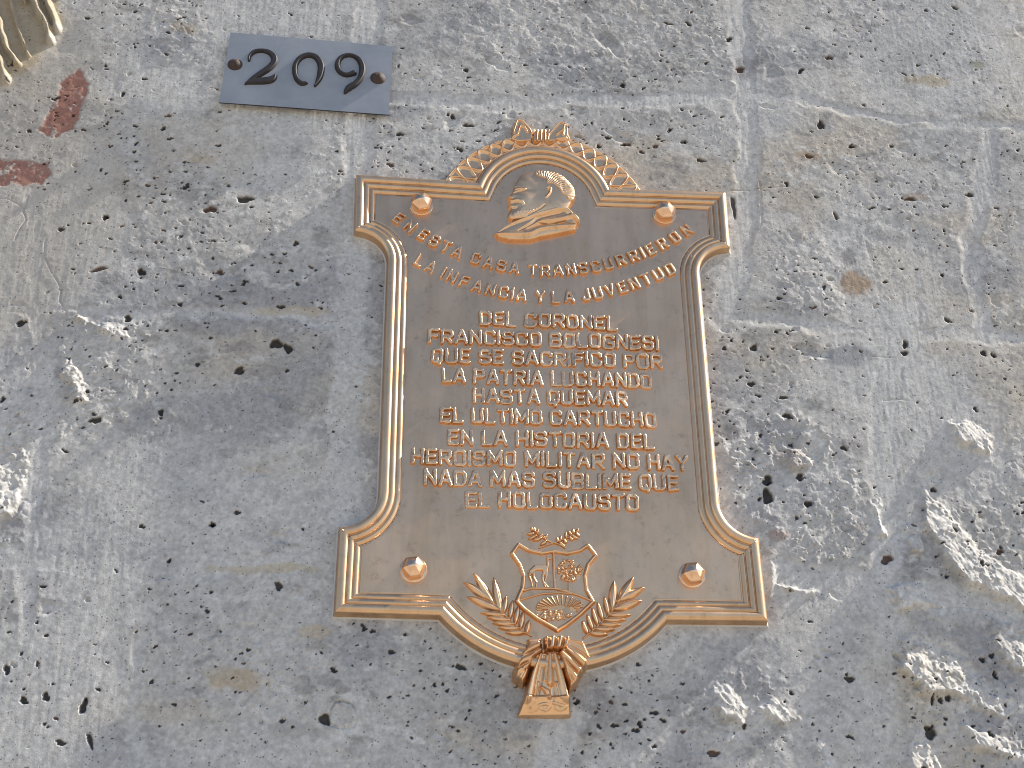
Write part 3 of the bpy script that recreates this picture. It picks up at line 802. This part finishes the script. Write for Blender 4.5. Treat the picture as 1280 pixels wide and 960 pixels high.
# lettering: one stroke alphabet, cut square with clipped corners
w_, c_ = 0.66, 0.12
FONT = {
 'A': (w_ + .06, [[(0, 0), (.30, 1), (.42, 1), (w_ + .06, 0)], [(.12, .30), (w_ - .06, .30)]]),
 'B': (w_, [[(0, 0), (0, 1), (w_ - c_, 1), (w_ - .03, 1 - c_), (w_ - .03, .52 + c_), (w_ - c_, .52), (0, .52)], [(w_ - c_, .52), (w_, .52 - c_), (w_, c_), (w_ - c_, 0), (0, 0)]]),
 'C': (w_, [[(w_, .24), (w_, c_), (w_ - c_, 0), (c_, 0), (0, c_), (0, 1 - c_), (c_, 1), (w_ - c_, 1), (w_, 1 - c_), (w_, .76)]]),
 'D': (w_, [[(0, 0), (0, 1), (w_ - .17, 1), (w_, 1 - .17), (w_, .17), (w_ - .17, 0), (0, 0)]]),
 'E': (w_ - .08, [[(w_ - .08, 1), (0, 1), (0, 0), (w_ - .08, 0)], [(0, .52), (w_ - .18, .52)]]),
 'F': (w_ - .08, [[(w_ - .08, 1), (0, 1), (0, 0)], [(0, .52), (w_ - .18, .52)]]),
 'G': (w_, [[(w_, .78), (w_, 1 - c_), (w_ - c_, 1), (c_, 1), (0, 1 - c_), (0, c_), (c_, 0), (w_ - c_, 0), (w_, c_), (w_, .44), (w_ * .55, .44)]]),
 'H': (w_, [[(0, 0), (0, 1)], [(w_, 0), (w_, 1)], [(0, .52), (w_, .52)]]),
 'I': (0.0, [[(0, 0), (0, 1)]]),
 'J': (w_ - .14, [[(0, .26), (0, c_), (c_, 0), (w_ - .14 - c_, 0), (w_ - .14, c_), (w_ - .14, 1)]]),
 'L': (w_ - .12, [[(0, 1), (0, 0), (w_ - .12, 0)]]),
 'M': (w_ + .16, [[(0, 0), (0, 1), (.41, .25), (w_ + .16, 1), (w_ + .16, 0)]]),
 'N': (w_, [[(0, 0), (0, 1), (w_, 0), (w_, 1)]]),
 'O': (w_, [[(c_, 0), (w_ - c_, 0), (w_, c_), (w_, 1 - c_), (w_ - c_, 1), (c_, 1), (0, 1 - c_), (0, c_), (c_, 0)]]),
 'P': (w_, [[(0, 0), (0, 1), (w_ - c_, 1), (w_, 1 - c_), (w_, .45 + c_), (w_ - c_, .45), (0, .45)]]),
 'Q': (w_, [[(c_, 0), (w_ - c_, 0), (w_, c_), (w_, 1 - c_), (w_ - c_, 1), (c_, 1), (0, 1 - c_), (0, c_), (c_, 0)], [(w_ * .5, .22), (w_ * .72, -.16)]]),
 'R': (w_, [[(0, 0), (0, 1), (w_ - c_, 1), (w_, 1 - c_), (w_, .46 + c_), (w_ - c_, .46), (0, .46)], [(w_ * .5, .46), (w_, 0)]]),
 'S': (w_, [[(w_, .79), (w_, 1 - c_), (w_ - c_, 1), (c_, 1), (0, 1 - c_), (0, .52 + c_), (c_, .52), (w_ - c_, .52), (w_, .52 - c_), (w_, c_), (w_ - c_, 0), (c_, 0), (0, c_), (0, .21)]]),
 'T': (w_ - .02, [[(0, 1), (w_ - .02, 1)], [(w_ / 2 - .01, 1), (w_ / 2 - .01, 0)]]),
 'U': (w_, [[(0, 1), (0, c_), (c_, 0), (w_ - c_, 0), (w_, c_), (w_, 1)]]),
 'V': (w_ + .04, [[(0, 1), (.35, 0), (w_ + .04, 1)]]),
 'Y': (w_ + .02, [[(0, 1), (.34, .5), (w_ + .02, 1)], [(.34, .5), (.34, 0)]]),
}
GAP, SPC = 0.33, 0.46
STROKE_W, LET_H = 5.6, 4.6
TXT = FACE + 2.5
def letter(fld, ch, org, ex, ey, sw=5.6):
    """org: mm of the lower left corner; ex, ey: mm vectors of one unit across and up"""
    for pl in FONT[ch][1]:
        fld.stroke([(org[0] + ex[0] * x + ey[0] * y, org[1] + ex[1] * x + ey[1] * y) for x, y in pl], sw, LET_H, 1.5)
def text_line(txt, xl, yl, xr, yr, hgt=16.8):
    a, b = np.array(P(xl, yl, TXT)), np.array(P(xr, yr, TXT))
    tot = 0; pos = []
    for ch in txt:
        if ch == ' ':
            tot += SPC; continue
        pos.append((ch, tot)); tot += FONT[ch][0] + GAP
    tot -= GAP
    d = b - a; L = np.linalg.norm(d) - STROKE_W; d /= np.linalg.norm(d)
    n = np.array([-d[1], d[0]])
    sc = L / tot
    fld = Field(min(a[0], b[0]) - 6, max(a[0], b[0]) + 6, min(a[1], b[1]) - 18, max(a[1], b[1]) + 16, 0.4)
    fld.uneven(0.75, 9)
    for ch, t in pos:
        jx, jy, ja = random.uniform(-.25, .25), random.uniform(-.35, .35), random.uniform(-.012, .012)
        o = a + d * (STROKE_W / 2 + t * sc + jx) - n * (hgt / 2 - jy)
        letter(fld, ch, o, d * sc + n * sc * ja, n * hgt)
    fld.worn(0.45, 45)
    return fld.build('inscription_line', M_letter, plaque, FACE)
for a in [('DEL CORONEL', 598, 397, 772, 404.5), ('FRANCISCO BOLOGNESI', 534, 419.5, 824, 429), ('QUE SE SACRIFICO POR', 538, 444, 829, 451.5), ('LA PATRIA LUCHANDO', 551, 469, 816, 476),
          ('HASTA QUEMAR', 590, 494, 785, 498.5), ('EL ULTIMO CARTUCHO', 549, 518.5, 821, 525), ('EN LA HISTORIA DEL', 558, 546, 819, 552.5), ('HEROISMO MILITAR NO HAY', 513, 570, 862, 578.5),
          ('NADA MAS SUBLIME QUE', 529, 596, 849, 603.5), ('EL HOLOCAUSTO', 581, 623, 799, 628.5)]:
    text_line(*a)
def arc_line(path, words, hgt, sc):
    pz = np.array(path, float)
    pts = np.array(zoomed(path, 490, 260, 3.2, TXT))
    fld = Field(pts[:, 0].min() - 16, pts[:, 0].max() + 16, pts[:, 1].min() - 16, pts[:, 1].max() + 16, 0.4)
    fld.uneven(0.6, 8)
    # a smooth curve through the letters' centres
    cf = np.polyfit(pts[:, 0], pts[:, 1], 4)
    for wd, z0, z1 in words:
        for i, ch in enumerate(wd):
            ws = [FONT[c][0] + GAP + 0.06 for c in wd]
            mid = [sum(ws[:k]) + ws[k] / 2 for k in range(len(wd))]
            zx = z0 + (z1 - z0) * ((mid[i] - mid[0]) / max(0.01, mid[-1] - mid[0]))
            x = np.interp(zx, pz[:, 0], pts[:, 0])
            y = np.polyval(cf, x); sl = np.polyval(np.polyder(cf), x)
            d = np.array([1, sl]) / math.hypot(1, sl); n = np.array([-d[1], d[0]])
            o = np.array([x, y]) - d * FONT[ch][0] * sc / 2 - n * hgt / 2
            letter(fld, ch, o, d * sc, n * hgt, 4.9)
    fld.worn(0.45, 45)
    return fld.build('inscription_line', M_letter, plaque, FACE)
arc_line([(25, 40), (75, 72), (165, 128), (255, 172), (375, 216), (485, 238), (615, 246), (770, 240), (862, 224), (970, 190), (1075, 145), (1180, 88)],
         [('EN', 27, 72), ('ESTA', 125, 262), ('CASA', 335, 490), ('TRANSCURRIERON', 562, 1180)], 14.2, 13.4)
arc_line([(110, 210), (205, 258), (290, 292), (395, 325), (515, 347), (655, 356), (775, 350), (875, 328), (970, 300), (1065, 266), (1110, 245)],
         [('LA', 110, 155), ('INFANCIA', 205, 518), ('Y', 592, 592), ('LA', 655, 708), ('JUVENTUD', 775, 1112)], 14.4, 13.4)

# coat of arms
def arms():
    f, x0, y0 = 6.0, 630, 640
    Z = lambda pts: zoomed(pts, x0, y0, f, -6)
    rim = Z([(110, 245), (180, 288), (280, 310), (370, 296), (470, 312), (570, 290), (630, 250), (688, 325), (630, 395), (606, 480), (618, 585), (668, 672), (560, 775), (470, 845), (400, 885), (250, 800), (150, 725), (98, 668),
             (142, 565), (150, 480), (122, 400), (62, 312)])
    fl = Field(-52, 52, -312, -198, 0.4)
    fl.poly(rim, 1.2, 0.8)
    fl.build('shield', M_face, plaque, FACE)
    root = [o for o in plaque.children if o.name.startswith('shield')][0]
    fr = Field(-54, 54, -314, -196, 0.4)
    fr.stroke(rim + [rim[0]], 5.8, 5.0, 2.6)
    fr.build('shield_rim', M_relief, root, FACE)
    fd = Field(-54, 54, -314, -196, 0.4)
    fd.stroke(Z([(371, 300), (374, 440), (382, 572)]), 4.0, 3.8, 1.7)
    fd.stroke(Z([(150, 590), (200, 572), (380, 574), (480, 598), (580, 632), (660, 668)]), 4.0, 3.8, 1.7)
    fd.stroke(Z([(105, 668), (165, 645), (290, 612), (420, 606), (500, 612)]), 3.4, 3.4, 1.5)
    fd.build('divider', M_relief, root, FACE)
    # vicuna
    fv = Field(-40, 6, -272, -212, 0.35)
    fv.stroke(Z([(205, 440), (240, 418), (300, 418), (318, 425)]), [6, 8.5, 8.5, 7], 4.2, 2.4)
    fv.stroke(Z([(308, 435), (330, 400), (326, 350)]), [7, 4.6, 3.8], 4.2, 1.6)
    fv.stroke(Z([(322, 345), (352, 356)]), [3.4, 2.2], 4.0, 1.4)
    fv.stroke(Z([(322, 345), (318, 325)]), [1.8, 1.0], 3.4, .8)
    for l in ([(205, 440), (188, 480), (205, 520), (212, 560)], [(222, 445), (222, 490), (245, 528), (242, 562)], [(306, 430), (288, 490), (296, 530), (312, 566)], [(318, 430), (316, 490), (300, 530), (330, 566)]):
        fv.stroke(Z(l), [5.2, 3.6, 2.8, 2.8], 3.8, 1.2)
    fv.stroke(Z([(200, 432), (180, 450), (178, 470)]), [2.5, 2.2, 1.5], 3.0, 1.0)
    fv.build('vicuna', M_relief, root, FACE)
    # tree
    ft = Field(-2, 44, -278, -212, 0.35)
    ft.stroke(Z([(487, 605), (486, 520), (480, 470)]), [3.4, 2.6, 2.0], 3.2, 1.2)
    rr = random.Random(5)
    ft.poly(Z([(400, 440), (405, 390), (440, 360), (490, 350), (550, 365), (585, 390), (585, 450), (575, 500), (520, 515), (470, 520), (420, 500)]), 1.3, 1.2)
    for _ in range(60):
        a = rr.uniform(0, 6.28); q = math.sqrt(rr.random())
        cx, cy = 488 + 92 * q * math.cos(a), 438 + 78 * q * math.sin(a)
        b = rr.uniform(0, 6.28)
        p = Z([(cx - 13 * math.cos(b), cy - 13 * math.sin(b)), (cx + 13 * math.cos(b), cy + 13 * math.sin(b))])
        ft.leaf(p[0], p[1], 4.2, rr.uniform(2.4, 4.6))
    ft.build('tree', M_relief, root, FACE)
    # cornucopia with coins
    fc = Field(-34, 34, -306, -258, 0.35)
    base = poly(fc.X, fc.Y, Z([(228, 730), (245, 680), (300, 645), (380, 628), (460, 632), (520, 650), (575, 680), (580, 720), (540, 745), (500, 745), (480, 700), (440, 735), (380, 742), (300, 735), (250, 760), (232, 760)]))
    fc.h = rnd(base, 1.8, 1.2)
    for k in range(15):
        t = k / 14
        a = math.radians(196 - 196 * t)
        c = (395 + 60 * t, 712)
        p = Z([(c[0] + 70 * math.cos(a), c[1] - 20 * math.sin(a) + 10), (c[0] + 150 * math.cos(a) - 20 * t, c[1] - 78 * math.sin(a))])
        fc.stroke(p, [2.0, 3.2], 4.2, 1.2)
    fc.poly(Z([(238, 765), (260, 735), (340, 740), (440, 750), (510, 760), (500, 785), (430, 800), (350, 815), (290, 808), (252, 790)]), 1.6, 1.2)
    for _ in range(80):
        cx, cy = rr.uniform(245, 505), rr.uniform(745, 812)
        if abs(cx - 375) / 140 + abs(cy - 775) / 55 > 1.05: continue
        p = Z([(cx, cy)])[0]
        s = fc.win([p], 4)
        fc.h[s] = np.maximum(fc.h[s], rnd(ell(fc.X[s], fc.Y[s], p, 2.2, 1.9), rr.uniform(2.6, 4.2), 1.2))
    fc.stroke(Z([(545, 745), (585, 690), (565, 660)]), [3, 3, 1.5], 3.6, 1.2)
    fc.build('cornucopia', M_relief, root, FACE)
    # wreath sprigs above the shield
    fw = Field(-40, 46, -214, -176, 0.35)
    fw.stroke(Z([(460, 268), (410, 240), (350, 225), (290, 190), (225, 140)]), [2.2, 2.2, 2.2, 1.8, 1.2], 2.8, 1.0)
    fw.stroke(Z([(265, 268), (330, 245), (400, 222), (480, 190), (550, 150)]), [2.2, 2.2, 2.2, 1.8, 1.2], 2.8, 1.0)
    for a, b in [((225, 140), (200, 115)), ((235, 150), (225, 112)), ((245, 160), (262, 125)), ((225, 160), (170, 165)), ((245, 175), (180, 205)), ((265, 185), (290, 165)), ((280, 195), (215, 215)), ((300, 200), (330, 165)), ((320, 215), (270, 250)),
                 ((540, 155), (570, 185)), ((545, 150), (560, 125)), ((525, 160), (515, 125)), ((510, 172), (480, 140)), ((510, 175), (555, 205)), ((490, 185), (520, 215)), ((470, 195), (462, 150)), ((450, 205), (470, 235)), ((430, 212), (425, 175)), ((410, 222), (395, 190)), ((415, 225), (460, 262))]:
        p = Z([a, b]); fw.leaf(p[0], p[1], 5.2, 3.4)
    fw.build('wreath', M_relief, plaque, FACE)
    # palm branches
    f5 = 960 / 260
    Z5 = lambda pts: zoomed(pts, 560, 650, f5, -6)
    def palm(stem, leaves):
        pts = [p for l in leaves for p in Z5(l)]
        fp = Field(min(p[0] for p in pts) - 6, max(p[0] for p in pts) + 6, min(p[1] for p in pts) - 6, max(p[1] for p in pts) + 6, 0.4)
        fp.stroke(Z5(stem), 2.2, 2.6, 1.0)
        for i, l in enumerate(leaves):
            p = Z5(l); L = math.dist(p[0], p[1])
            fp.leaf(p[0], p[1], 10.6 if i < 4 else 7.2, 4.2)
        fp.build('palm_branch', M_relief, plaque, FACE)
    palm([(385, 535), (330, 500), (255, 430), (215, 385)],
         [[(200, 368), (74, 285)], [(210, 385), (120, 245)], [(245, 425), (212, 265)], [(240, 415), (88, 352)],
          [(262, 440), (150, 428)], [(285, 462), (178, 450)], [(305, 480), (205, 476)], [(330, 500), (232, 498)], [(355, 520), (265, 520)],
          [(258, 428), (272, 345)], [(285, 455), (300, 368)], [(310, 480), (326, 392)], [(335, 502), (348, 420)], [(362, 524), (376, 460)]])
    palm([(625, 545), (680, 500), (745, 435), (790, 375)],
         [[(758, 410), (768, 280)], [(790, 375), (858, 262)], [(785, 372), (908, 310)], [(765, 412), (896, 370)],
          [(740, 440), (846, 438)], [(718, 462), (822, 460)], [(698, 482), (800, 484)], [(676, 502), (772, 506)], [(655, 522), (740, 528)],
          [(742, 436), (722, 352)], [(715, 460), (690, 378)], [(690, 482), (665, 405)], [(668, 504), (642, 435)], [(645, 525), (620, 465)]])
arms()

# ribbon bow with its hanging tails, over the lower edge
def ribbon():
    f, x0, y0 = 960 / 140, 620, 770
    Z = lambda pts: zoomed(pts, x0, y0, f, 3)
    def piece(name, outline_, H, b, ridges, base=-THK, par=plaque, extra=None):
        q = Z(outline_)
        fx = Field(min(p[0] for p in q) - 4, max(p[0] for p in q) + 4, min(p[1] for p in q) - 4, max(p[1] for p in q) + 4, 0.4)
        fx.poly(q, H, b)
        for pts, w, d in ridges:
            k = stroke(fx.X, fx.Y, Z(pts), w)
            ww = np.max(w) / 2
            fx.h = np.where(fx.h > 0, fx.h + (d if d > 0 else 0.55 * d) * np.sin(np.pi / 2 * np.clip(k / ww, 0, 1)), fx.h)
        if extra: extra(fx)
        return fx.build(name, M_relief, par, base, floor=-1.5)
    def endcap(fx):                            # the thick lower end slopes away towards the ground
        y1 = Z([(430, 690)])[0][1]; y0_ = Z([(430, 842)])[0][1]
        t = np.clip((y1 - fx.Y) / (y1 - y0_), 0, 1)
        g = np.where(fx.Y < y1 + 3, 3.2 * sstep(y1 + 3, y1, fx.Y), 0)
        fx.h = np.where(fx.h > 0, np.maximum(fx.h * (1 - 0.72 * t) + g * (1 - t), 0.5), fx.h)
    piece('ribbon_tail', [(375, 290), (545, 290), (600, 480), (645, 690), (662, 825), (640, 838), (205, 842), (192, 825), (240, 690), (300, 460)], 13.0, 3.0,
          [([(385, 300), (320, 500), (272, 695)], [6, 10, 13], 4.6), ([(465, 300), (472, 560)], [6, 10], 5.0), ([(505, 300), (560, 500), (615, 690)], [6, 10, 13], 4.8), ([(420, 320), (385, 560), (345, 690)], [3, 6, 7], -3.0),
           ([(440, 330), (420, 540)], [3, 4], 2.0), ([(490, 420), (492, 690)], [4, 7], -3.4), ([(395, 600), (440, 640), (462, 690)], [4, 8, 6], 4.4), ([(355, 690), (370, 560)], [2, 3], 2.0), ([(525, 560), (560, 690)], [3, 4], 1.8),
           ([(300, 760), (330, 710)], 5, 1.6), (cr([(350, 785), (375, 755), (430, 742), (470, 760), (440, 785), (390, 775)]), 4, 2.2), (cr([(500, 735), (560, 750), (605, 765), (560, 785), (520, 770)]), 4, 2.2), ([(290, 790), (285, 700)], 5, 2.0)], extra=endcap)
    piece('ribbon_loop', [(268, 172), (405, 163), (425, 300), (345, 365), (285, 530), (240, 590), (150, 530), (155, 440), (195, 330), (245, 245)], 16.5, 6.0,
          [([(405, 225), (310, 270), (205, 322)], [5, 8, 9], 4.6), ([(402, 275), (300, 345), (180, 400)], [5, 8, 9], 4.6), ([(392, 310), (280, 410), (158, 490)], [4, 6, 8], 4.2), ([(400, 252), (310, 310), (195, 362)], [2, 3, 4], -3.0),
           ([(395, 300), (300, 385), (175, 448)], [2, 3, 4], -3.0), ([(275, 190), (400, 178)], 6, 3.4), ([(270, 215), (400, 200)], 5, -2.0), ([(240, 460), (205, 525)], 5, 2.4), ([(340, 300), (225, 345)], [2, 2.5], 1.8)])
    piece('ribbon_loop', [(600, 158), (700, 178), (765, 190), (828, 335), (800, 420), (745, 500), (708, 585), (635, 645), (572, 500), (520, 296)], 16.5, 6.0,
          [([(640, 185), (760, 225), (820, 320)], [6, 9, 11], 4.6), ([(612, 280), (700, 350), (785, 425)], [5, 9, 11], 5.0), ([(560, 300), (650, 390), (738, 480)], [5, 8, 8], 4.8), ([(545, 310), (620, 430), (695, 545)], [4, 6, 7], 3.6),
           ([(640, 240), (740, 310), (800, 372)], [2, 4, 5], -3.4), ([(590, 295), (685, 390), (765, 458)], [2, 3, 4], -3.0), ([(555, 320), (640, 430), (715, 520)], [2, 3, 4], -2.6), ([(640, 440), (700, 540)], [2, 3], 2.0), ([(600, 430), (650, 555)], [2.5, 3.5], 2.0),
           ([(660, 300), (760, 395)], [1.5, 2.5], 1.6)])
    piece('ribbon_knot', [(405, 165), (430, 152), (540, 150), (640, 158), (655, 200), (630, 285), (555, 300), (470, 298), (412, 310)], 19.0, 4.5,
          [([(425, 160), (432, 305)], 6, 4.0), ([(490, 155), (475, 300)], 7, 4.4), ([(560, 155), (530, 295)], 7, 4.4), ([(622, 162), (590, 290)], 7, 4.4), ([(458, 170), (452, 295)], 2.4, -2.4), ([(525, 165), (500, 290)], 2.4, -2.4), ([(592, 165), (560, 285)], 2.4, -2.4)])
ribbon()

# bolts
def bolt_mesh():
    bm = bmesh.new()
    rings = []
    def ring(r, z, n=24, hexa=0.0):
        out = []
        for i in range(n):
            a = 2 * math.pi * i / n
            k = math.cos(math.pi / 6) / math.cos((a % (math.pi / 3)) - math.pi / 6)
            rr = r * (1 - hexa + hexa * k * 1.06)
            out.append(bm.verts.new((rr * math.cos(a + 0.26) / 1000, -z / 1000, rr * math.sin(a + 0.26) / 1000)))
        return out
    lv = [(15.2, -1, 0), (15.2, 1.2, 0), (14.6, 1.9, 0), (13.0, 2.1, 0), (13.0, 8.2, 1), (13.2, 9.0, 1), (12.5, 10.8, 1), (10.6, 13.4, 1), (7.4, 16.0, 1), (3.6, 18.2, 1), (0.9, 19.0, 1)]
    for r, z, hx in lv: rings.append(ring(r, z, 24, hx))
    for a, b in zip(rings[:-1], rings[1:]):
        for i in range(24):
            bm.faces.new((a[i], a[(i + 1) % 24], b[(i + 1) % 24], b[i]))
    bm.faces.new(rings[-1])
    bmesh.ops.recalc_face_normals(bm, faces=bm.faces)
    me = bpy.data.meshes.new('bolt'); bm.to_mesh(me); bm.free()
    return me
bme = bolt_mesh()
bme.materials.append(M_bolt)
bme.polygons.foreach_set('use_smooth', np.ones(len(bme.polygons), dtype=bool))
bme.set_sharp_from_angle(angle=math.radians(24)) if hasattr(bme, 'set_sharp_from_angle') else None
for k, (px, py) in enumerate([(527, 252), (832, 263), (517, 709), (867, 716)]):
    u, v = P(px, py, FACE + 9)
    o = bpy.data.objects.new('bolt', bme)
    C.objects.link(o); o.parent = plaque
    o.location = (u / 1000, -(FACE + THK) / 1000, v / 1000)
    o.rotation_euler = (0, random.uniform(-0.15, 0.15), 0)

# ------------------------------------------------------------------ house number plate
plate = empty('number_plate', (0, 0, Z0))
tag(plate, 'small blue-grey metal house number plate reading 209, hung slightly crooked', 'sign')
PH = -THK + 9.0                                # height of the plate's front, mm from the plaque front plane
def number_plate():
    q = [P(*p, PH) for p in [(288, 41), (491, 58), (486, 143), (274, 128)]]
    c = np.mean(q, axis=0)
    bm = bmesh.new()
    n = 14
    def grid(h, warp):
        vs = []
        for j in range(n + 1):
            for i in range(n + 1):
                s, t = i / n, j / n
                p = (1 - t) * ((1 - s) * np.array(q[0]) + s * np.array(q[1])) + t * ((1 - s) * np.array(q[3]) + s * np.array(q[2]))
                vs.append(bm.verts.new(place(p[0], p[1], h + warp * (0.5 * math.sin(3 * s + 1) + 0.4 * math.cos(2.4 * t)))))
        return vs
    f = grid(PH, 1); b = grid(PH - 2.2, 1)
    I = lambda i, j: j * (n + 1) + i
    for j in range(n):
        for i in range(n):
            bm.faces.new((f[I(i, j)], f[I(i, j + 1)], f[I(i + 1, j + 1)], f[I(i + 1, j)]))
            bm.faces.new((b[I(i, j)], b[I(i + 1, j)], b[I(i + 1, j + 1)], b[I(i, j + 1)]))
    ring_ = [(i, 0) for i in range(n)] + [(n, j) for j in range(n)] + [(i, n) for i in range(n, 0, -1)] + [(0, j) for j in range(n, 0, -1)]
    side = []
    for a, d in zip(ring_, ring_[1:] + ring_[:1]):
        side.append(bm.faces.new((f[I(*a)], f[I(*d)], b[I(*d)], b[I(*a)])))
    for s in side: s.material_index = 1
    bmesh.ops.recalc_face_normals(bm, faces=bm.faces)
    me = bpy.data.meshes.new('plate'); bm.to_mesh(me); bm.free()
    o = link_mesh('plate', me, M_steel, plate, smooth=False)
    me.materials.append(M_edge)
    f_ = 5.12
    Z = lambda pts: zoomed(pts, 260, 20, f_, PH + 3)
    def digit(parts):
        q = [p for pts, w in parts for p in Z(pts)]
        fd = Field(min(p[0] for p in q) - 6, max(p[0] for p in q) + 6, min(p[1] for p in q) - 6, max(p[1] for p in q) + 6, 0.4)
        for pts, w in parts:
            pc, wc = cr(pts, w)
            fd.stroke(Z(pc), [x / f_ * 1.38 for x in wc], 4.2, 2.2)
        fd.build('digit', M_iron, plate, PH + 0.6)
    digit([([(262, 280), (268, 250), (295, 226), (340, 218), (390, 228), (422, 258), (420, 295), (385, 332), (330, 368), (280, 402), (240, 430)], [14, 20, 24, 24, 28, 34, 36, 36, 32, 26, 12]),
           ([(242, 426), (300, 414), (380, 408), (415, 395), (434, 372)], [12, 34, 40, 34, 14])])
    digit([([(628, 424), (600, 426), (570, 400), (556, 355), (560, 305), (590, 265), (640, 246), (690, 258), (720, 300), (722, 350), (708, 400), (684, 442)], [16, 26, 26, 26, 28, 30, 30, 32, 34, 34, 28, 12])])
    digit([([(932, 360), (885, 372), (845, 352), (828, 312), (842, 270), (880, 248), (930, 250), (970, 278), (988, 325), (980, 380), (945, 425), (900, 455), (876, 486)], [30, 24, 26, 28, 26, 22, 22, 28, 32, 32, 32, 34, 12])])
    for zx, zy in [(172, 303), (1088, 388)]:
        u, v = Z([(zx, zy)])[0]
        fr = Field(u - 12, u + 12, v - 12, v + 12, 0.4)
        s = ell(fr.X, fr.Y, (u, v), 10.0, 10.0)
        fr.h = rnd(s, 6.0, 8.5) + np.where(s > 0, 0.5 * fbm(fr.X, fr.Y, 5, 3, 2), 0)
        fr.build('rivet', M_rust, plate, PH + 0.5)
number_plate()
